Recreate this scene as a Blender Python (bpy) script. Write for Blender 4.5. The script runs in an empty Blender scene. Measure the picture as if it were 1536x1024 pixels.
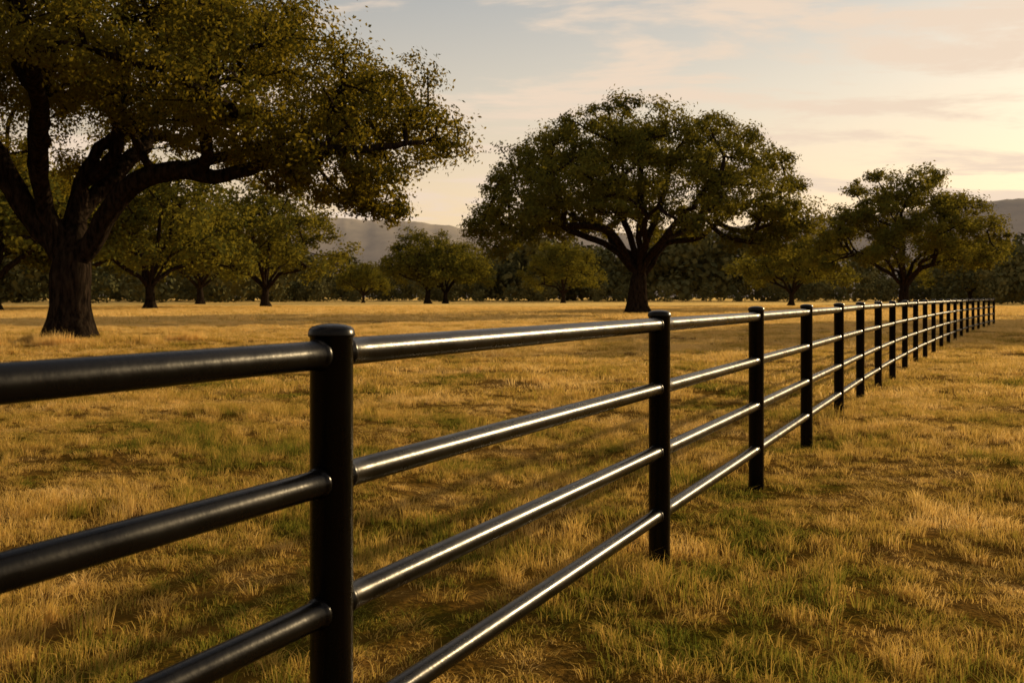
import bpy, math, random
import numpy as np
from mathutils import Vector, Matrix

SUN_AZ = 50.0     # degrees clockwise from +Y
SUN_EL = 14.5
scene = bpy.context.scene
COL = scene.collection

# ------------------------------------------------------------------ helpers
def link(o, parent=None):
    COL.objects.link(o)
    if parent is not None:
        o.parent = parent
    return o

def empty(name, loc=(0, 0, 0), rz=0.0, sc=1.0):
    e = bpy.data.objects.new(name, None)
    e.location = loc
    e.rotation_euler = (0, 0, rz)
    e.scale = (sc, sc, sc) if not isinstance(sc, tuple) else sc
    e.empty_display_size = 0.3
    return link(e)

def np_mesh(name, verts, faces_list, attrs=None, smooth=False):
    me = bpy.data.meshes.new(name)
    verts = np.asarray(verts, dtype=np.float32)
    me.vertices.add(len(verts))
    me.vertices.foreach_set("co", verts.ravel())
    loops = np.concatenate([f.ravel() for f in faces_list]).astype(np.int32)
    tot = np.concatenate([np.full(len(f), f.shape[1]) for f in faces_list]).astype(np.int32)
    start = np.concatenate([[0], np.cumsum(tot)[:-1]]).astype(np.int32)
    me.loops.add(len(loops))
    me.loops.foreach_set("vertex_index", loops)
    me.polygons.add(len(tot))
    me.polygons.foreach_set("loop_start", start)
    me.polygons.foreach_set("loop_total", tot)
    if smooth:
        me.polygons.foreach_set("use_smooth", np.ones(len(tot), dtype=bool))
    me.update(calc_edges=True)
    me.validate()
    if attrs:
        for k, v in attrs.items():
            a = me.attributes.new(k, 'FLOAT', 'POINT')
            a.data.foreach_set("value", np.asarray(v, dtype=np.float32))
    return me

def new_mat(name):
    m = bpy.data.materials.new(name)
    m.use_nodes = True
    nt = m.node_tree
    nt.nodes.clear()
    out = nt.nodes.new('ShaderNodeOutputMaterial')
    return m, nt, out

def N(nt, typ, **kw):
    n = nt.nodes.new(typ)
    for k, v in kw.items():
        if k.startswith('i_'):
            n.inputs[k[2:].replace('_', ' ')].default_value = v
        else:
            setattr(n, k, v)
    return n

def ramp(nt, stops, interp='LINEAR'):
    r = nt.nodes.new('ShaderNodeValToRGB')
    cr = r.color_ramp
    cr.interpolation = interp
    while len(cr.elements) < len(stops):
        cr.elements.new(0.5)
    for e, (p, c) in zip(cr.elements, stops):
        e.position = p
        e.color = (c[0], c[1], c[2], 1) if len(c) == 3 else c
    return r

# ------------------------------------------------------------------ materials
def mat_leaf(name, dark, light, trans, tfac=0.38):
    m, nt, out = new_mat(name)
    at = N(nt, 'ShaderNodeAttribute', attribute_name='rnd')
    r = ramp(nt, [(0.0, dark), (1.0, light)])
    nt.links.new(at.outputs['Fac'], r.inputs[0])
    d = N(nt, 'ShaderNodeBsdfDiffuse')
    nt.links.new(r.outputs[0], d.inputs['Color'])
    if tfac <= 0:
        nt.links.new(d.outputs[0], out.inputs[0]); return m
    t = N(nt, 'ShaderNodeBsdfTranslucent')
    t.inputs['Color'].default_value = (*trans, 1)
    mx = N(nt, 'ShaderNodeMixShader')
    mx.inputs[0].default_value = tfac
    nt.links.new(d.outputs[0], mx.inputs[1]); nt.links.new(t.outputs[0], mx.inputs[2])
    nt.links.new(mx.outputs[0], out.inputs[0])
    return m

M_LEAF = mat_leaf('oak_leaf', (0.022, 0.032, 0.007), (0.105, 0.098, 0.016), (0.30, 0.22, 0.020), .36)
M_LEAF2 = mat_leaf('oak_leaf_far', (0.027, 0.041, 0.011), (0.110, 0.108, 0.022), (0.26, 0.21, 0.024), .33)
M_LEAF3 = mat_leaf('woodland_leaf_haze', (0.052, 0.058, 0.028), (0.145, 0.130, 0.048), (0, 0, 0), 0)  # leaf tones lightened so that far haze sits in the colour

def mat_bark():
    m, nt, out = new_mat('bark')
    tc = N(nt, 'ShaderNodeTexCoord')
    mp = N(nt, 'ShaderNodeMapping')
    mp.inputs['Scale'].default_value = (1, 1, 0.22)
    nt.links.new(tc.outputs['Object'], mp.inputs[0])
    n = N(nt, 'ShaderNodeTexNoise', i_Scale=9.0, i_Detail=6.0, i_Roughness=0.65)
    nt.links.new(mp.outputs[0], n.inputs['Vector'])
    r = ramp(nt, [(0.38, (0.008, 0.006, 0.005)), (0.68, (0.048, 0.034, 0.023))])
    nt.links.new(n.outputs[0], r.inputs[0])
    b = N(nt, 'ShaderNodeBump', i_Strength=1.0, i_Distance=0.14)
    nt.links.new(n.outputs[0], b.inputs['Height'])
    p = N(nt, 'ShaderNodeBsdfDiffuse')
    nt.links.new(r.outputs[0], p.inputs['Color'])
    nt.links.new(b.outputs[0], p.inputs['Normal'])
    nt.links.new(p.outputs[0], out.inputs[0])
    return m
M_BARK = mat_bark()

def grass_color(nt, use_rnd):
    geo = N(nt, 'ShaderNodeNewGeometry')
    n1 = N(nt, 'ShaderNodeTexNoise', i_Scale=0.5, i_Detail=4.0, i_Roughness=0.6)
    n2 = N(nt, 'ShaderNodeTexNoise', i_Scale=2.6, i_Detail=4.0, i_Roughness=0.65)
    n3 = N(nt, 'ShaderNodeTexNoise', i_Scale=0.05, i_Detail=3.0)
    for n in (n1, n2, n3):
        nt.links.new(geo.outputs['Position'], n.inputs['Vector'])
    a = N(nt, 'ShaderNodeMath', operation='MULTIPLY_ADD')
    nt.links.new(n1.outputs[0], a.inputs[0]); a.inputs[1].default_value = 1.25
    b = N(nt, 'ShaderNodeMath', operation='MULTIPLY_ADD')
    nt.links.new(n2.outputs[0], b.inputs[0]); b.inputs[1].default_value = 0.85
    c = N(nt, 'ShaderNodeMath', operation='MULTIPLY_ADD')
    nt.links.new(n3.outputs[0], c.inputs[0]); c.inputs[1].default_value = 0.3
    # shaded foreground and sunlit far field painted into the grass colour (world Y)
    sp = N(nt, 'ShaderNodeSeparateXYZ'); nt.links.new(geo.outputs['Position'], sp.inputs[0])
    light_grade = N(nt, 'ShaderNodeMapRange'); light_grade.inputs['From Min'].default_value = 4; light_grade.inputs['From Max'].default_value = 45
    light_grade.inputs['To Min'].default_value = -0.74; light_grade.inputs['To Max'].default_value = -0.46
    nt.links.new(sp.outputs['Y'], light_grade.inputs[0])
    nt.links.new(light_grade.outputs[0], c.inputs[2])
    nt.links.new(c.outputs[0], b.inputs[2])
    nt.links.new(b.outputs[0], a.inputs[2])
    val = a.outputs[0]
    if use_rnd:
        at = N(nt, 'ShaderNodeAttribute', attribute_name='rnd')
        s = N(nt, 'ShaderNodeMath', operation='MULTIPLY_ADD')
        nt.links.new(at.outputs['Fac'], s.inputs[0]); s.inputs[1].default_value = 0.44
        s2 = N(nt, 'ShaderNodeMath', operation='ADD'); s2.inputs[1].default_value = -0.22
        nt.links.new(val, s2.inputs[0])
        nt.links.new(s2.outputs[0], s.inputs[2])
        val = s.outputs[0]
    r = ramp(nt, [(0.14, (0.125, 0.145, 0.018)), (0.30, (0.27, 0.235, 0.033)),
                  (0.44, (0.50, 0.325, 0.066)), (0.62, (0.70, 0.465, 0.125)), (0.80, (0.90, 0.64, 0.24))])
    nt.links.new(val, r.inputs[0])
    return r.outputs[0]

def mat_grass():
    m, nt, out = new_mat('grass_blade')
    c = grass_color(nt, True)
    d = N(nt, 'ShaderNodeBsdfDiffuse')
    t = N(nt, 'ShaderNodeBsdfTranslucent')
    nt.links.new(c, d.inputs['Color']); nt.links.new(c, t.inputs['Color'])
    mx = N(nt, 'ShaderNodeMixShader'); mx.inputs[0].default_value = 0.42
    nt.links.new(d.outputs[0], mx.inputs[1]); nt.links.new(t.outputs[0], mx.inputs[2])
    nt.links.new(mx.outputs[0], out.inputs[0])
    return m
M_GRASS = mat_grass()

def mat_ground():
    m, nt, out = new_mat('ground_turf')
    c = grass_color(nt, False)
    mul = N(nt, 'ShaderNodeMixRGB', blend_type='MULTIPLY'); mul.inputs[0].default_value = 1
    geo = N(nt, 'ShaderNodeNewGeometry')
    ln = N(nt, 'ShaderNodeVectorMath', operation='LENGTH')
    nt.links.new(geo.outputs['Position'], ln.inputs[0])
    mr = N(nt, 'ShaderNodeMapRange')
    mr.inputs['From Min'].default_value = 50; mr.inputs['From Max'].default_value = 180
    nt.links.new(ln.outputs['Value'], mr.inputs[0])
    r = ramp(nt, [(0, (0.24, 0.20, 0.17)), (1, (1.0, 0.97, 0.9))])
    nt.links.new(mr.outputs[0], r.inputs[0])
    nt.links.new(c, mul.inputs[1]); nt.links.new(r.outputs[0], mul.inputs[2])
    n = N(nt, 'ShaderNodeTexNoise', i_Scale=14.0, i_Detail=6.0)
    nt.links.new(geo.outputs['Position'], n.inputs['Vector'])
    b = N(nt, 'ShaderNodeBump', i_Strength=1.0, i_Distance=0.1)
    nt.links.new(n.outputs[0], b.inputs['Height'])
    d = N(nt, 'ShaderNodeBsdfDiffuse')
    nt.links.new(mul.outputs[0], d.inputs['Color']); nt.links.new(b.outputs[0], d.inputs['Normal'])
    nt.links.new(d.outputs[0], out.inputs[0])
    return m
M_GROUND = mat_ground()

def mat_paint():
    m, nt, out = new_mat('black_gloss_paint')
    tc = N(nt, 'ShaderNodeNewGeometry')
    n = N(nt, 'ShaderNodeTexNoise', i_Scale=55.0, i_Detail=4.0)
    n2 = N(nt, 'ShaderNodeTexNoise', i_Scale=7.0, i_Detail=6.0, i_Roughness=.65)
    nt.links.new(tc.outputs['Position'], n.inputs['Vector'])
    nt.links.new(tc.outputs['Position'], n2.inputs['Vector'])
    b = N(nt, 'ShaderNodeBump', i_Strength=0.35, i_Distance=0.0015)
    nt.links.new(n.outputs[0], b.inputs['Height'])
    r = ramp(nt, [(0.3, (0.22,)*3), (0.7, (0.36,)*3)])
    nt.links.new(n2.outputs[0], r.inputs[0])
    p = N(nt, 'ShaderNodeBsdfPrincipled')
    p.inputs['Base Color'].default_value = (0.0022, 0.002, 0.0021, 1)
    p.inputs['Specular IOR Level'].default_value = 0.17
    p.inputs['Specular Tint'].default_value = (1.0, 0.93, 0.84, 1)
    nt.links.new(r.outputs[0], p.inputs['Roughness'])
    nt.links.new(b.outputs[0], p.inputs['Normal'])
    nt.links.new(p.outputs[0], out.inputs[0])
    return m
M_PAINT = mat_paint()

def mat_hill():
    m, nt, out = new_mat('hill_scrub_haze')
    tc = N(nt, 'ShaderNodeNewGeometry')
    n = N(nt, 'ShaderNodeTexNoise', i_Scale=0.015, i_Detail=8.0, i_Roughness=0.7)
    nt.links.new(tc.outputs['Position'], n.inputs['Vector'])
    r = ramp(nt, [(0.35, (0.36, 0.325, 0.28)), (0.65, (0.45, 0.39, 0.32))])  # hill tones lightened: distance haze is painted into the colour
    nt.links.new(n.outputs[0], r.inputs[0])
    d = N(nt, 'ShaderNodeBsdfDiffuse')
    nt.links.new(r.outputs[0], d.inputs['Color'])
    nt.links.new(d.outputs[0], out.inputs[0])
    return m
M_HILL = mat_hill()

# ------------------------------------------------------------------ ground
def gh(x, y):
    x = np.asarray(x, float); y = np.asarray(y, float)
    h = (0.05*np.sin(0.55*x+1.0)*np.sin(0.43*y+0.4) + 0.03*np.sin(1.7*x+0.9*y)*np.sin(1.2*y-.6*x+.5)
         + 0.026*np.sin(2.9*y-1.3*x+2.0)*np.sin(2.3*x+1.1*y) + 0.05*np.sin(0.13*x+0.11*y))
    f = np.clip(1-(np.hypot(x, y)-50)/60, 0, 1)
    return h*f

def axis(n, fine, far):
    u = np.linspace(-1, 1, n)
    return np.sign(u)*(fine*np.abs(u)*n/2 + (far-fine*n/2)*np.abs(u)**7)
n = 451
ax_ = axis(n, 0.32, 7000); ay_ = axis(n, 0.32, 7000) + 20
gx, gy = np.meshgrid(ax_, ay_, indexing='ij')
gz = gh(gx, gy)
idx = np.arange(n*n).reshape(n, n)
q = np.stack([idx[:-1, :-1], idx[1:, :-1], idx[1:, 1:], idx[:-1, 1:]], -1).reshape(-1, 4)
me = np_mesh('ground', np.stack([gx, gy, gz], -1).reshape(-1, 3), [q], smooth=True)
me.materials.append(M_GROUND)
link(bpy.data.objects.new('ground', me))

# ------------------------------------------------------------------ grass
def blade_patch(name, size, ntuft, per, tuft_r, h0, h1, w, seed):
    rg = np.random.default_rng(seed)
    tc = rg.uniform(-size/2, size/2, (ntuft, 2))
    th = rg.uniform(h0, h1, ntuft)*rg.choice([0.45, 0.7, 1.0, 1.4], ntuft)
    trnd = rg.uniform(0, 1, ntuft)
    k = ntuft*per
    ti = np.repeat(np.arange(ntuft), per)
    ang = rg.uniform(0, 2*np.pi, k)
    rad = tuft_r*np.sqrt(rg.uniform(0, 1, k))*rg.uniform(0.6, 1.5, k)
    b = tc[ti] + np.stack([np.cos(ang)*rad, np.sin(ang)*rad], 1)
    h = th[ti]*rg.uniform(0.5, 1.15, k)
    la = ang + rg.normal(0, 0.9, k)
    lean = np.stack([np.cos(la), np.sin(la)], 1)*(rg.uniform(0.25, 1.9, k)*h)[:, None]
    sa = rg.uniform(0, 2*np.pi, k)
    s = np.stack([np.cos(sa), np.sin(sa)], 1)*(w*rg.uniform(0.6, 1.2, k))[:, None]/2
    v = np.zeros((k, 5, 3))
    v[:, 0, :2] = b - s; v[:, 1, :2] = b + s
    v[:, 0:2, 2] = -0.03
    v[:, 2, :2] = b + lean*0.35 + s*0.8; v[:, 3, :2] = b + lean*0.35 - s*0.8
    v[:, 2:4, 2] = (h*0.62)[:, None]
    v[:, 4, :2] = b + lean; v[:, 4, 2] = h*0.9
    base = (np.arange(k)*5)[:, None]
    quads = base + np.array([[0, 1, 2, 3]])
    tris = base + np.array([[3, 2, 4]])
    rnd = np.clip(trnd[ti]*0.5 + rg.uniform(0, 0.5, k), 0, 1)
    me = np_mesh(name, v.reshape(-1, 3), [quads, tris], {'rnd': np.repeat(rnd, 5)})
    me.materials.append(M_GRASS)
    return bpy.data.objects.new(name, me)

def scatter(name, pts, rot, scl, idx, protos):
    coll = bpy.data.collections.new(name+'_parts')
    for p in protos:
        coll.objects.link(p)
    me = bpy.data.meshes.new(name)
    me.vertices.add(len(pts))
    me.vertices.foreach_set("co", np.asarray(pts, np.float32).ravel())
    a = me.attributes.new('rot', 'FLOAT_VECTOR', 'POINT'); a.data.foreach_set("vector", np.asarray(rot, np.float32).ravel())
    a = me.attributes.new('scl', 'FLOAT_VECTOR', 'POINT'); a.data.foreach_set("vector", np.asarray(scl, np.float32).ravel())
    a = me.attributes.new('idx', 'INT', 'POINT'); a.data.foreach_set("value", np.asarray(idx, np.int32))
    ob = link(bpy.data.objects.new(name, me))
    ng = bpy.data.node_groups.new(name+'_scatter', 'GeometryNodeTree')
    ng.interface.new_socket('Geometry', in_out='INPUT', socket_type='NodeSocketGeometry')
    ng.interface.new_socket('Geometry', in_out='OUTPUT', socket_type='NodeSocketGeometry')
    gi = ng.nodes.new('NodeGroupInput'); go = ng.nodes.new('NodeGroupOutput')
    iop = ng.nodes.new('GeometryNodeInstanceOnPoints')
    ci = ng.nodes.new('GeometryNodeCollectionInfo')
    ci.inputs['Collection'].default_value = coll
    ci.inputs['Separate Children'].default_value = True
    ci.inputs['Reset Children'].default_value = True
    def attr(nm, t):
        n = ng.nodes.new('GeometryNodeInputNamedAttribute'); n.data_type = t
        n.inputs['Name'].default_value = nm
        return n.outputs[0]
    ng.links.new(gi.outputs[0], iop.inputs['Points'])
    ng.links.new(ci.outputs[0], iop.inputs['Instance'])
    iop.inputs['Pick Instance'].default_value = True
    ng.links.new(attr('idx', 'INT'), iop.inputs['Instance Index'])
    ng.links.new(attr('rot', 'FLOAT_VECTOR'), iop.inputs['Rotation'])
    ng.links.new(attr('scl', 'FLOAT_VECTOR'), iop.inputs['Scale'])
    ng.links.new(iop.outputs[0], go.inputs[0])
    md = ob.modifiers.new('scatter', 'NODES'); md.node_group = ng
    return ob

rg = np.random.default_rng(5)
protos = []
for i in range(6):
    protos.append(blade_patch('p%02d' % i, 0.50, 36, 22, 0.042, 0.030, 0.074, 0.0042, 10+i))
for i in range(4):
    protos.append(blade_patch('p%02d' % (6+i), 1.0, 62, 16, 0.085, 0.042, 0.095, 0.011, 30+i))
for i in range(3):
    protos.append(blade_patch('p%02d' % (10+i), 4.5, 280, 10, 0.28, 0.07, 0.15, 0.038, 50+i))
P, R, S, I = [], [], [], []
def hnoise(x, y):
    return (0.5+0.25*math.sin(x*1.9+1.3*math.sin(y*1.3))+0.25*math.sin(y*2.3+1.7*math.sin(x*0.9+1)))
def lay(step, near, far, k0, kn):
    ys = np.arange(-1, far+step, step)
    for y in ys:
        w = 0.58*max(y, 0)+3
        for x in np.arange(-w, w+step, step):
            px = x+rg.uniform(-.25, .25)*step; py = y+rg.uniform(-.25, .25)*step
            if not (near <= py < far):
                continue
            P.append((px, py, float(gh(px, py))))
            R.append((0, 0, rg.uniform(0, 2*np.pi)))
            nz = hnoise(px, py)
            s = rg.uniform(0.95, 1.1)
            S.append((s, s, (0.40+1.25*nz)*rg.uniform(.65, 1.4)))
            I.append(k0+int(rg.integers(kn)))
lay(0.43, -1, 14, 0, 6)
lay(0.9, 13.7, 56, 6, 4)
lay(4.5, 54, 150, 10, 3)
for _ in range(60):
    a = rg.uniform(0, 6.28); r_ = 0.6+abs(rg.normal(0, 1.3))
    px, py = -13.75+math.cos(a)*r_*1.4, 30.6+math.sin(a)*r_
    P.append((px, py, float(gh(px, py)))); R.append((0, 0, rg.uniform(0, 6.28)))
    S.append((.7, .7, rg.uniform(1.8, 4.2))); I.append(6+int(rg.integers(4)))
scatter('grass', P, R, S, I, protos)

# ------------------------------------------------------------------ trees
def unit(v):
    return v/(np.linalg.norm(v, axis=-1, keepdims=True)+1e-9)

def leaf_frames(rg, nrm, k, spread):
    nn = unit(nrm + rg.normal(size=(k, 3))*spread)
    d1 = unit(np.cross(nn, rg.normal(size=(k, 3))))
    d2 = np.cross(nn, d1)
    return d1, d2

def gen_tree(name, guides, lumps, nsub, nleaf, leaf, root_r, seed, leafmat, clump=0.34, seg=0.5, expo=0.44, flare=0.6, subscale=0.85):
    rg = np.random.default_rng(seed)
    pos, par, plen = [], [], []
    def add(p, pa):
        pos.append(np.array(p, float)); par.append(pa)
        plen.append(0 if pa < 0 else plen[pa]+np.linalg.norm(pos[-1]-pos[pa]))
        return len(pos)-1
    def spline(pl, st):
        pl = np.array(pl, float); out = []
        pp = np.vstack([2*pl[0]-pl[1], pl, 2*pl[-1]-pl[-2]])
        for i in range(1, len(pp)-2):
            L = np.linalg.norm(pp[i+1]-pp[i]); k = max(1, int(L/st))
            for j in range(k):
                t = j/k
                out.append(0.5*((2*pp[i])+(-pp[i-1]+pp[i+1])*t+(2*pp[i-1]-5*pp[i]+4*pp[i+1]-pp[i+2])*t*t
                                + (-pp[i-1]+3*pp[i]-3*pp[i+1]+pp[i+2])*t**3))
        out.append(pl[-1])
        return out
    for gi_, g in enumerate(guides):
        pts = spline(g, seg*0.7)
        if gi_ == 0:
            last = -1; start = 0
        else:
            A = np.array(pos)
            last = int(np.argmin(np.linalg.norm(A-pts[0], axis=1))); start = 1
        for p in pts[start:]:
            jit = rg.normal(0, 0.05*seg, 3) if gi_ else 0
            last = add(np.array(p)+jit, last)
    subs = []
    lc = np.array([l[0] for l in lumps]); lr = np.array([l[1] for l in lumps])
    top = np.array(guides[0][-1])
    def attach(t, wl, bend):
        A = np.array(pos); d = np.linalg.norm(A-t, axis=1)
        cost = d + wl*np.array(plen)
        cost[A[:, 2] < guides[0][-1][2]*0.85] += 50
        j = int(np.argmin(cost)); D = d[j]
        k = max(1, int(D/seg)); p0 = A[j]; last = j
        mid = (p0+t)/2 + np.array([rg.normal(0, .12)*D, rg.normal(0, .12)*D, bend*D])
        for s in range(1, k+1):
            u = s/k
            p = (1-u)**2*p0+2*u*(1-u)*mid+u*u*t
            if s < k: p = p+rg.normal(0, 0.08*seg, 3)
            last = add(p, last)
    for i in np.argsort(np.linalg.norm(lc-top, axis=1)):
        attach(lc[i], 0.22, -0.10)
    for i in range(len(lc)):
        dirs = rg.normal(size=(nsub, 3)); dirs /= np.linalg.norm(dirs, axis=1)[:, None]
        dirs[:, 2] = dirs[:, 2]*0.85+0.1
        rr = rg.uniform(0.35, 1.0, nsub)**0.6*lr[i]
        for c in lc[i]+dirs*rr[:, None]*np.array([1.1, 1.1, 0.9]):
            subs.append(c)
    subs = np.array(subs)
    for c in subs:
        if rg.uniform() < subscale:
            attach(c, 0.12, 0.05)
    nn = len(pos); A = np.array(pos)
    ch = [[] for _ in range(nn)]
    for i, p in enumerate(par):
        if p >= 0: ch[p].append(i)
    w = np.zeros(nn)
    for i in range(nn-1, -1, -1):
        if not ch[i]: w[i] = 1
        if par[i] >= 0: w[par[i]] += w[i]
    r = root_r*(w/w[0])**expo
    V, Q = [], []; vo = 0
    chains = [(None, 0)]
    while chains:
        pa, s = chains.pop()
        nodes = []; rad = []
        if pa is not None:
            nodes.append(A[pa]); rad.append(min(r[s]*1.15, r[pa]))
        c = s
        while True:
            nodes.append(A[c]); rad.append(r[c])
            if not ch[c]: break
            kids = sorted(ch[c], key=lambda k: -w[k])
            for k in kids[1:]: chains.append((c, k))
            c = kids[0]
        if len(nodes) < 2: continue
        rad[-1] *= 0.5
        nd = np.array(nodes); m = len(nd)
        rs = np.array(rad)
        for _ in range(2):
            rs[1:-1] = (rs[:-2]+2*rs[1:-1]+rs[2:])/4
        rad = rs
        r0 = max(rad)
        ns = 14 if r0 > 0.3*root_r else (7 if r0 > 0.12*root_r else (5 if r0 > 0.06*root_r else 3))
        tan = np.gradient(nd, axis=0); tan /= (np.linalg.norm(tan, axis=1)[:, None]+1e-9)
        u = np.cross(tan[0], [0.3, 1, 0.1]); u /= np.linalg.norm(u)
        a = np.linspace(0, 2*np.pi, ns, endpoint=False)
        for i in range(m):
            u = u-tan[i]*np.dot(u, tan[i]); u /= np.linalg.norm(u)+1e-9
            vv = np.cross(tan[i], u)
            rr = rad[i]*np.ones(ns)
            if pa is None:
                z = nd[i][2]/(root_r*2.4)
                fl = max(0, 1-z)**2
                rr = rr*(1+flare*fl*(1+0.45*np.sin(a*5+1)+0.2*np.sin(a*3)))
                rr = rr*(1+0.05*np.sin(a*4+nd[i][2]*1.3)+0.03*rg.normal(size=ns))
            V.append(nd[i]+np.cos(a)[:, None]*u*rr[:, None]+np.sin(a)[:, None]*vv*rr[:, None])
        b = vo+(np.arange(m-1)*ns)[:, None]; j = np.arange(ns)[None, :]; j2 = (j+1) % ns
        Q.append(np.stack([b+j, b+j2, b+ns+j2, b+ns+j], -1).reshape(-1, 4))
        vo += m*ns
    wood = np_mesh(name+'_wood', np.vstack(V), [np.vstack(Q)], smooth=True)
    wood.materials.append(M_BARK)
    k = len(subs)*nleaf
    ci = np.repeat(np.arange(len(subs)), nleaf)
    srad = (np.repeat(lr, nsub)*clump*rg.uniform(0.7, 1.3, len(subs)))
    off = rg.normal(size=(k, 3))*0.6
    ln = np.linalg.norm(off, axis=1)[:, None]
    off = off/np.maximum(ln, 1e-6)*np.minimum(ln, 1.7)
    off *= srad[ci][:, None]*np.array([1.1, 1.1, 0.8])
    c = subs[ci]+off
    lci = np.repeat(np.arange(len(lc)), nsub)[ci]
    outw = unit(c-lc[lci])*0.9 + unit(off)*0.5 + np.array([0, 0, .25])
    d1, d2 = leaf_frames(rg, unit(outw), k, 0.45)
    L = leaf*rg.uniform(0.6, 1.25, k)[:, None]; W = L*0.52
    v = np.stack([c-d1*L/2, c+d2*W/2+d1*L*0.05, c+d1*L/2, c-d2*W/2+d1*L*0.05], 1)
    qd = (np.arange(k)*4)[:, None]+np.arange(4)[None, :]
    lump_r = np.repeat(rg.uniform(0, 1, len(lc)), nsub)
    sub_r = rg.uniform(0, 1, len(subs))
    rn = np.clip(0.35*lump_r[ci]+0.3*sub_r[ci]+0.35*rg.uniform(0, 1, k), 0, 1)
    fol = np_mesh(name+'_leaves', v.reshape(-1, 3), [qd], {'rnd': np.repeat(rn, 4)})
    fol.materials.append(leafmat)
    return wood, fol

def place_tree(data, loc, rz=0.0, sc=1.0, name='oak_tree'):
    e = empty(name, (loc[0], loc[1], float(gh(loc[0], loc[1]))-0.05), rz, sc)
    for part, m in zip(('trunk_and_limbs', 'foliage'), data):
        link(bpy.data.objects.new(part, m), e)
    return e

def dome_lumps(rx, ry, ztop, zedge, zin, n, r0, r1, dmin, seed, cx=0, cy=0, skip=None, hollow=0.6, pw=2.3):
    rg = np.random.default_rng(seed); out = []
    ph = rg.uniform(0, 6.28, 4); tries = 0
    while len(out) < n and tries < 30000:
        tries += 1
        th = rg.uniform(0, 2*np.pi); rr = math.sqrt(rg.uniform(0, 1))
        wob = 1+0.07*math.sin(3*th+ph[0])+0.06*math.sin(5*th+ph[1])
        zt = zedge+(ztop-zedge)*math.sqrt(max(0, 1-rr**pw))*(1+0.06*math.sin(4*th+ph[2]+rr*5))
        zb = zin+(zedge-zin)*rr**1.5
        t = rg.uniform(0, 1)**hollow
        z = zb+(zt-zb)*t
        x = cx+rx*wob*rr*math.cos(th); y = cy+ry*wob*rr*math.sin(th)
        p = np.array([x, y, z])
        if skip and skip(p): continue
        if any(np.linalg.norm((p-q)*np.array([1, 1, 1.15])) < dmin for q, _ in out): continue
        out.append((p, rg.uniform(r0, r1)))
    return out

# --- large oak, left
g = [
 [(0, 0, 0), (-0.05, .1, 1.2), (0, .05, 2.2), (0.05, 0, 2.9)],
 [(0.05, 0, 2.5), (0.75, -.2, 3.15), (1.45, -.5, 4.2), (2.3, -.8, 4.95), (3.7, -1.0, 5.35), (4.8, -1.2, 5.1), (5.9, -1.3, 5.3), (7.2, -1.4, 5.8), (9, -1.2, 5.9), (10.6, -1, 6.1)],
 [(0, 0, 2.9), (0.0, .4, 4.0), (.1, .6, 5.1), (.7, .5, 6.2), (1.9, .2, 6.9), (2.9, 0, 7.2), (4.3, -.2, 8.0), (6.6, .3, 8.6)],
 [(0, 0, 2.8), (-.7, -.2, 4.2), (-.95, -.4, 6.0), (-.6, -.5, 8.0), (-.1, -.3, 10.2)],
 [(0, 0, 2.6), (-.9, 0, 3.6), (-1.8, -.3, 5.1), (-2.4, -.6, 6.3), (-4, -1, 7.4), (-6.3, -1, 8.0)],
 [(3.7, -1.0, 5.35), (5.0, -.2, 5.9), (6.5, 1.0, 6.6), (8.2, 2.2, 7.4)],
 [(-.7, -.2, 4.2), (-.2, -1.6, 5.6), (.6, -3.2, 6.6), (1.2, -5.0, 7.4)],
 [(0, .4, 4.0), (.6, 2.0, 5.6), (.8, 4.0, 6.8), (.2, 6.2, 7.6)],
 [(.1, .6, 5.1), (1.2, .4, 6.0), (1.4, .2, 7.6), (1.9, 0, 9.2)],
 [(-2.4, -.6, 6.3), (-2.2, -.6, 7.6), (-2.8, -.8, 9.4)],
]
def skipL(p):
    return (abs(p[0]-1.0) < 2.4 and p[2] < 6.9) or (p[0] < -2 and p[2] < 5.4) or (p[0] > 6 and p[2] > 10.4-(p[0]-6)*.66)
LL = dome_lumps(10.5, 9.0, 13.2, 5.9, 6.7, 138, 0.9, 1.6, 1.65, 3, cx=0.0, skip=skipL)
LL += [(np.array(p, float), r) for p, r in [((9.4, -1, 5.1), 1.1), ((8.9, 0, 4.6), .9), ((9.7, 1, 6.0), 1.2), ((10.6, -.5, 7.2), 1.2),
       ((8.0, -2, 5.2), 1.0), ((6.9, -1, 5.2), .8), ((10.2, 0, 8.2), 1.0), ((6.0, -2, 6.1), 1.1), ((5, -3, 6.4), 1.2), ((9.8, .5, 4.3), .7), ((8.2, 1.5, 4.9), .9),
       ((7.6, -.5, 6.2), 1.2), ((9.3, 0, 7.0), 1.3)]]
big = gen_tree('left_oak', g, LL, 14, 125, 0.145, 0.62, 11, M_LEAF, clump=0.38)
place_tree(big, (-13.75, 31.0))

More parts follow.
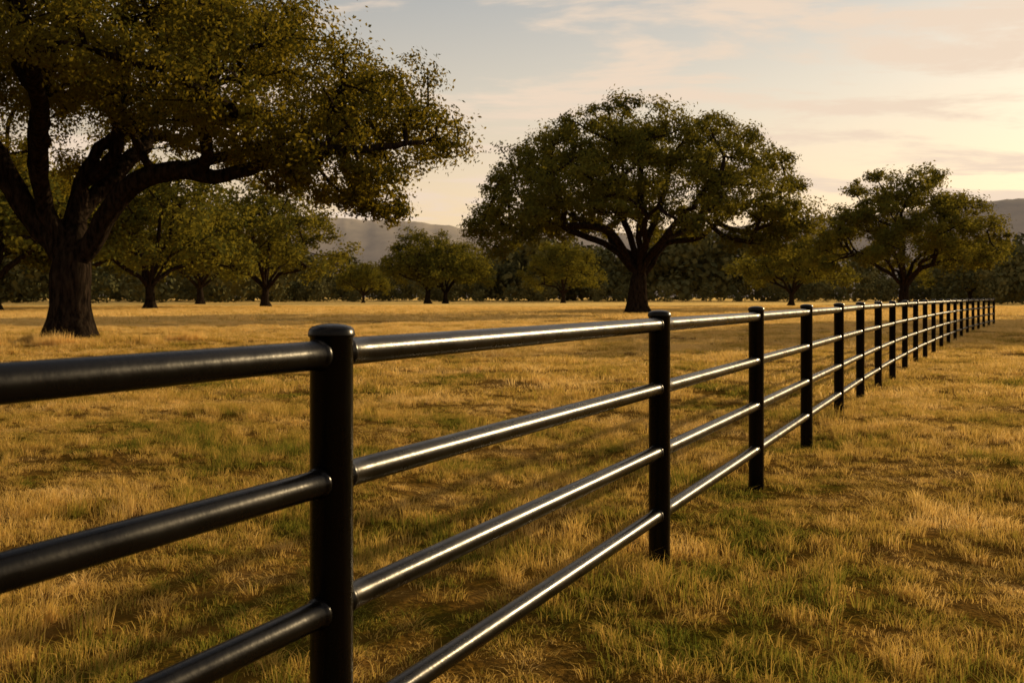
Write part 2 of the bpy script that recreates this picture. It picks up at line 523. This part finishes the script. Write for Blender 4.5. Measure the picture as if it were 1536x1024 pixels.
def oak_guides(s, seed, spread=1.0, trunk=3.6, nl=7):
    rg = np.random.default_rng(seed)
    g = [[(0, 0, 0), (-.1*s, 0, trunk*.4*s), (.05*s, 0, trunk*s)]]
    for i in range(nl):
        a = 2*np.pi*(i+rg.uniform(-.25, .25))/nl; L = rg.uniform(.8, 1.1)*spread
        a2 = a+rg.uniform(-.3, .3)
        ca, sa = math.cos(a)*L, math.sin(a)*L; cb, sb = math.cos(a2)*L, math.sin(a2)*L
        z0 = trunk*rg.uniform(.8, 1.0)
        g.append([(0.03*s, 0, z0*s), (ca*1.3*s, sa*1.3*s, (z0+1.6)*s), (cb*3.2*s, sb*3.2*s, (z0+3.0+rg.uniform(-.6, .9))*s),
                  (ca*6.0*s, sa*6.0*s, (z0+4.0+rg.uniform(-.9, 1.2))*s), (cb*8.6*s, sb*8.6*s, (z0+4.6+rg.uniform(-1.0, 1.5))*s)])
    for i in range(3):
        a = rg.uniform(0, 6.28); c_, s_ = math.cos(a), math.sin(a)
        g.append([(0.03*s, 0, trunk*s), (c_*.8*s, s_*.8*s, (trunk+3)*s), (c_*2.2*s, s_*2.2*s, (trunk+6.5)*s), (c_*3*s, s_*3*s, (trunk+10)*s)])
    return g
L2 = dome_lumps(14.4, 12.5, 18.4, 7.0, 7.6, 132, 1.15, 2.1, 2.5, 8, skip=lambda p: abs(p[0]) < 3 and abs(p[1]) < 4 and p[2] < 8)
L2 += [(np.array(p, float), r) for p, r in [((12.5, -2, 6.2), 1.6), ((10.0, -4, 5.9), 1.5), ((-12.5, -1, 5.9), 1.6), ((-14, 1, 7.4), 1.5), ((13.6, 0, 8.0), 1.7), ((-10, -5, 6.4), 1.4),
       ((8.0, -3, 6.4), 1.4), ((11.5, 1, 7.0), 1.7)]]
mid = gen_tree('mid_oak', oak_guides(1.0, 4, 1.0), L2, 12, 80, 0.29, 0.80, 21, M_LEAF2, clump=0.38, seg=1.0)
place_tree(mid, (11.2, 88.0))

L3 = dome_lumps(12.6, 11, 17.6, 5.6, 6.2, 86, 1.2, 2.3, 2.6, 18, pw=1.9)
rt = gen_tree('right_oak', oak_guides(0.95, 9, 1.0, 3.0), L3, 11, 58, 0.40, 0.65, 31, M_LEAF2, clump=0.38, seg=1.2)
place_tree(rt, (52.0, 132.0), 0.5, 1.0)

gens = []
for k, (rx, zt, n_) in enumerate([(9.0, 14.5, 50), (7.6, 12.0, 36), (10.8, 12.0, 50)]):
    Lg = dome_lumps(rx, rx*.92, zt, 4.0, 4.6, n_, 1.1, 2.3, 2.2, 40+k, pw=(1.8, 2.6, 2.0)[k])
    gens.append(gen_tree('oak_var%d' % k, oak_guides(0.75, 60+k, .95, 2.7, 5), Lg, 9, 44, 0.45, 0.45, 70+k, M_LEAF2, clump=0.42, seg=1.6))
def at(px_x, Y): return ((px_x-768)/1493*Y, Y)
for px_x, Y, k, rz, sc in [(398, 145, 0, 1.0, 1.25), (225, 118, 0, 2.4, 1.25), (642, 215, 1, .4, 1.3), (668, 219, 2, 2.1, 1.1), (545, 240, 1, 2.0, .8),
                           (845, 235, 0, 4.0, 1.0), (1187, 165, 2, 1.4, .93), (-10, 105, 1, .3, 1.5), (110, 150, 2, 5.0, 1.75),
                           (300, 200, 2, 3.3, 1.5), (-90, 110, 0, 3.9, 1.3), (1455, 210, 0, 1.9, 1.0)]:
    x, y = at(px_x, Y)
    place_tree(gens[k], (x, y), rz, sc)
# oaks standing on the right of the pasture, beyond the edge of the picture
place_tree(gens[1], (46.5, 66.0), .8, 1.25)
place_tree(gens[0], (70.0, 84.0), 2.8, 1.25)

# --- distant woodland, one object
def woodland(name, seed):
    rg = np.random.default_rng(seed)
    tp = []
    for _ in range(290):
        Y = rg.uniform(290, 430); X = rg.uniform(-.7, .8)*Y
        tp.append((X, Y, rg.uniform(.9, 1.9)*(1+.3*math.sin(X*.035))))
    for _ in range(110):      # understorey
        Y = rg.uniform(265, 300); X = rg.uniform(-.7, .75)*Y
        tp.append((X, Y, rg.uniform(.3, .75)))
    for _ in range(70):
        Y = rg.uniform(180, 290); X = Y*rg.uniform(.43, .72)
        tp.append((X, Y, rg.uniform(.5, 1.0)))
    for _ in range(60):
        Y = rg.uniform(210, 290); X = Y*rg.uniform(-.75, -.24)
        tp.append((X, Y, rg.uniform(.8, 1.4)))
    VV, RR = [], []
    for X, Y, s in tp:
        nl = 11; nc = 560
        lc = rg.normal(size=(nl, 3)); lc /= np.linalg.norm(lc, axis=1)[:, None]
        lc = lc*np.array([4.8, 4.8, 3.4])*rg.uniform(.5, 1, (nl, 1))+np.array([0, 0, 7.8])
        lc[:4, 2] = rg.uniform(1.5, 5, 4)
        li = rg.integers(nl, size=nc)
        o = rg.normal(size=(nc, 3)); o /= np.linalg.norm(o, axis=1)[:, None]
        c = lc[li]+o*np.array([2.9, 2.9, 2.3])*rg.uniform(.55, 1.08, (nc, 1))
        d1, d2 = leaf_frames(rg, o, nc, .4)
        L = rg.uniform(.7, 1.5, (nc, 1))
        v = np.stack([c-d1*L/2, c+d2*L*.36, c+d1*L/2, c-d2*L*.36], 1)*s
        v[..., 2] = np.maximum(v[..., 2], .05)
        v += np.array([X, Y, 0])
        VV.append(v.reshape(-1, 3)); RR.append(np.repeat(np.clip(rg.uniform(0, .6)+rg.uniform(0, .4, nc), 0, 1), 4))
    V = np.vstack(VV)
    m = np_mesh(name, V, [np.arange(len(V)).reshape(-1, 4)], {'rnd': np.concatenate(RR)})
    m.materials.append(M_LEAF3)
    return link(bpy.data.objects.new(name, m))
woodland('distant_woodland', 77)

# ------------------------------------------------------------------ hills
def hills():
    rg = np.random.default_rng(2)
    th = np.radians(np.linspace(-50, 50, 400))
    dist = np.linspace(0, 1, 26)
    base = np.interp(np.degrees(th), [-50, -20, -12, -10, -5.5, -3, 0, 8, 17, 22, 24, 28, 50],
                     [222, 232, 233, 233, 220, 206, 190, 190, 220, 238, 256, 262, 255])
    t = np.degrees(th)
    base = base + 2*np.sin(t*.9)+1.2*np.sin(t*3.3+1)+.6*np.sin(t*11)+rg.normal(0, .5, len(t))
    V = []
    for d in dist:
        R_ = 2300+900*d
        prof = np.sin(min(d/0.72, 1)*np.pi/2)
        z = base*1.0*prof - (d > .72)*(d-.72)*300
        z = z + prof*rg.normal(0, .6, len(t))
        V.append(np.stack([np.sin(th)*R_, np.cos(th)*R_, z-2], -1))
    V = np.array(V); a, b = V.shape[:2]
    ix = np.arange(a*b).reshape(a, b)
    q = np.stack([ix[:-1, :-1], ix[:-1, 1:], ix[1:, 1:], ix[1:, :-1]], -1).reshape(-1, 4)
    m = np_mesh('hills', V.reshape(-1, 3), [q], smooth=True)
    m.materials.append(M_HILL)
    link(bpy.data.objects.new('hills', m))
hills()

# ------------------------------------------------------------------ fence
Ys = [-4.6, -2.2, 0.1, 2.67, 5.36, 7.63, 9.78, 11.95, 13.95, 16.1, 18.2]
while Ys[-1] < 49: Ys.append(Ys[-1]+2.2)
def fx(y): return -0.484+0.475*(y-2.67)+0.0016*max(0, y-12)**2
RAILZ = [(1.322, .038), (.985, .0365), (.645, .0365), (.305, .0365)]
fence = empty('pipe_fence')
def lathe(prof, ns, cx, cy):
    a = np.linspace(0, 2*np.pi, ns, endpoint=False)
    V = np.array([[(cx+r*math.cos(t), cy+r*math.sin(t), z) for t in a] for r, z in prof]).reshape(-1, 3)
    m = len(prof); b = (np.arange(m-1)*ns)[:, None]; j = np.arange(ns)[None]; j2 = (j+1) % ns
    return V, np.stack([b+j, b+j2, b+ns+j2, b+ns+j], -1).reshape(-1, 4)
rp = .0575
for i, y in enumerate(Ys):
    x = fx(y)
    prof = [(rp, -.3), (rp, 1.366), (rp+.0015, 1.3675), (rp+.0045, 1.369), (rp+.0055, 1.373), (rp+.0045, 1.378), (rp+.0035, 1.383),
            (rp+.001, 1.390), (rp-.006, 1.3955), (rp-.02, 1.400), (rp-.04, 1.403), (.0005, 1.404)]
    v, q = lathe(prof, 40, x, y)
    m = np_mesh('post', v, [q], smooth=True); m.materials.append(M_PAINT)
    o = link(bpy.data.objects.new('post_%d' % (i+1), m), fence)
def tube(p0, p1, prof, ns=32):
    p0 = np.array(p0); p1 = np.array(p1); L = np.linalg.norm(p1-p0); d = (p1-p0)/L
    u = np.cross(d, [0, 0, 1]); u /= np.linalg.norm(u); v = np.cross(u, d)
    a = np.linspace(0, 2*np.pi, ns, endpoint=False)
    V = np.vstack([p0+d*s+np.cos(a)[:, None]*u*r+np.sin(a)[:, None]*v*r for s, r in prof])
    m = len(prof); b = (np.arange(m-1)*ns)[:, None]; j = np.arange(ns)[None]; j2 = (j+1) % ns
    return V, np.stack([b+j, b+j2, b+ns+j2, b+ns+j], -1).reshape(-1, 4)
jr = random.Random(4)
for k, (z, r) in enumerate(RAILZ):
    VV, QQ, off = [], [], 0
    for a, b in zip(Ys[:-1], Ys[1:]):
        p0 = (fx(a), a, z+jr.uniform(-.004, .004)); p1 = (fx(b), b, z+jr.uniform(-.004, .004))
        L = math.dist(p0, p1)
        e = rp
        prof = [(0.02, r), (e-.012, r), (e-.002, r+.005), (e+.006, r+.0055), (e+.013, r+.002), (e+.018, r)]
        prof += [(s, r) for s in np.linspace(e+.1, L-e-.1, 8)]
        prof += [(L-s, rr) for s, rr in prof[:6][::-1]]
        v, q = tube(p0, p1, prof)
        VV.append(v); QQ.append(q+off); off += len(v)
    m = np_mesh('rail', np.vstack(VV), [np.vstack(QQ)], smooth=True); m.materials.append(M_PAINT)
    link(bpy.data.objects.new('rail_%d' % (k+1), m), fence)

# ------------------------------------------------------------------ world
az, el = math.radians(SUN_AZ), math.radians(SUN_EL)
sd = Vector((math.sin(az)*math.cos(el), math.cos(az)*math.cos(el), math.sin(el)))
w = bpy.data.worlds.new("World"); scene.world = w; w.use_nodes = True
nt = w.node_tree; nt.nodes.clear()
out = N(nt, 'ShaderNodeOutputWorld'); bg = N(nt, 'ShaderNodeBackground')
bg.inputs['Strength'].default_value = 0.10
sky = N(nt, 'ShaderNodeTexSky')
sky.sky_type = 'NISHITA'; sky.sun_disc = False
sky.sun_elevation = el; sky.sun_rotation = az
sky.dust_density = 3.0; sky.air_density = 1.0; sky.ozone_density = 1.0
tc = N(nt, 'ShaderNodeTexCoord'); sep = N(nt, 'ShaderNodeSeparateXYZ')
nt.links.new(tc.outputs['Generated'], sep.inputs[0])
zz = N(nt, 'ShaderNodeMath', operation='MAXIMUM'); zz.inputs[1].default_value = 0.0
nt.links.new(sep.outputs['Z'], zz.inputs[0])
hz = ramp(nt, [(0.0, (11.8, 8.3, 4.6)), (0.10, (11.0, 8.4, 5.5)), (0.20, (8.6, 7.5, 5.9)), (0.32, (5.2, 5.3, 5.2)), (1.0, (1.2, 1.5, 1.9))])
hf = ramp(nt, [(0.0, (.9,)*3), (0.2, (.8,)*3), (0.35, (.7,)*3), (.7, (.2,)*3)])
nt.links.new(zz.outputs[0], hz.inputs[0]); nt.links.new(zz.outputs[0], hf.inputs[0])
dt = N(nt, 'ShaderNodeVectorMath', operation='DOT_PRODUCT'); dt.inputs[1].default_value = (sd.x, sd.y, 0.1)
nt.links.new(tc.outputs['Generated'], dt.inputs[0])
mr = N(nt, 'ShaderNodeMapRange'); mr.inputs['From Min'].default_value = -1; mr.inputs['From Max'].default_value = 1
mr.inputs['To Min'].default_value = 0.18; mr.inputs['To Max'].default_value = 1.08
nt.links.new(dt.outputs['Value'], mr.inputs[0])
hm = N(nt, 'ShaderNodeVectorMath', operation='SCALE')
nt.links.new(hz.outputs[0], hm.inputs[0]); nt.links.new(mr.outputs[0], hm.inputs['Scale'])
mh = N(nt, 'ShaderNodeMixRGB')
nt.links.new(hf.outputs[0], mh.inputs[0]); nt.links.new(sky.outputs[0], mh.inputs[1]); nt.links.new(hm.outputs[0], mh.inputs[2])
# clouds
za = N(nt, 'ShaderNodeMath', operation='ADD'); za.inputs[1].default_value = 0.10
nt.links.new(zz.outputs[0], za.inputs[0])
dv = N(nt, 'ShaderNodeVectorMath', operation='DIVIDE')
cmb = N(nt, 'ShaderNodeCombineXYZ')
for i in range(3): nt.links.new(za.outputs[0], cmb.inputs[i])
nt.links.new(tc.outputs['Generated'], dv.inputs[0]); nt.links.new(cmb.outputs[0], dv.inputs[1])
mp = N(nt, 'ShaderNodeMapping'); mp.inputs['Scale'].default_value = (1.1, 2.1, 0.0); mp.inputs['Location'].default_value = (3.1, 1.2, 0)
mp.inputs['Rotation'].default_value = (0, 0, 0.25)
nt.links.new(dv.outputs[0], mp.inputs[0])
cn = N(nt, 'ShaderNodeTexNoise', i_Scale=1.1, i_Detail=10.0, i_Roughness=0.6, i_Distortion=0.3)
nt.links.new(mp.outputs[0], cn.inputs['Vector'])
cr = ramp(nt, [(0.45, (0, 0, 0)), (0.60, (.9, .9, .9))], 'EASE')
nt.links.new(cn.outputs[0], cr.inputs[0])
mix = N(nt, 'ShaderNodeMixRGB'); mix.inputs[2].default_value = (8.8, 7.0, 5.4, 1)
nt.links.new(cr.outputs[0], mix.inputs[0]); nt.links.new(mh.outputs[0], mix.inputs[1])
nt.links.new(mix.outputs[0], bg.inputs[0]); nt.links.new(bg.outputs[0], out.inputs[0])

# sun
sl = bpy.data.lights.new('sun', 'SUN'); sl.energy = 5.0; sl.angle = math.radians(0.6); sl.color = (1.0, 0.75, 0.41)
so = link(bpy.data.objects.new('sun', sl)); so.rotation_euler = sd.to_track_quat('Z', 'Y').to_euler(); so.location = (30, 10, 30)

# camera
cd = bpy.data.cameras.new('camera'); cd.lens = 35.0; cd.sensor_width = 36.0
cd.shift_y = -0.0436; cd.clip_end = 20000; cd.clip_start = 0.05
cd.dof.use_dof = True; cd.dof.focus_distance = 5.5; cd.dof.aperture_fstop = 6.3
co = link(bpy.data.objects.new('camera', cd)); co.location = (0, 0, 1.475); co.rotation_euler = (math.radians(90), 0, 0)
scene.camera = co
scene.view_settings.view_transform = 'Standard'; scene.view_settings.look = 'None'; scene.view_settings.exposure = 0
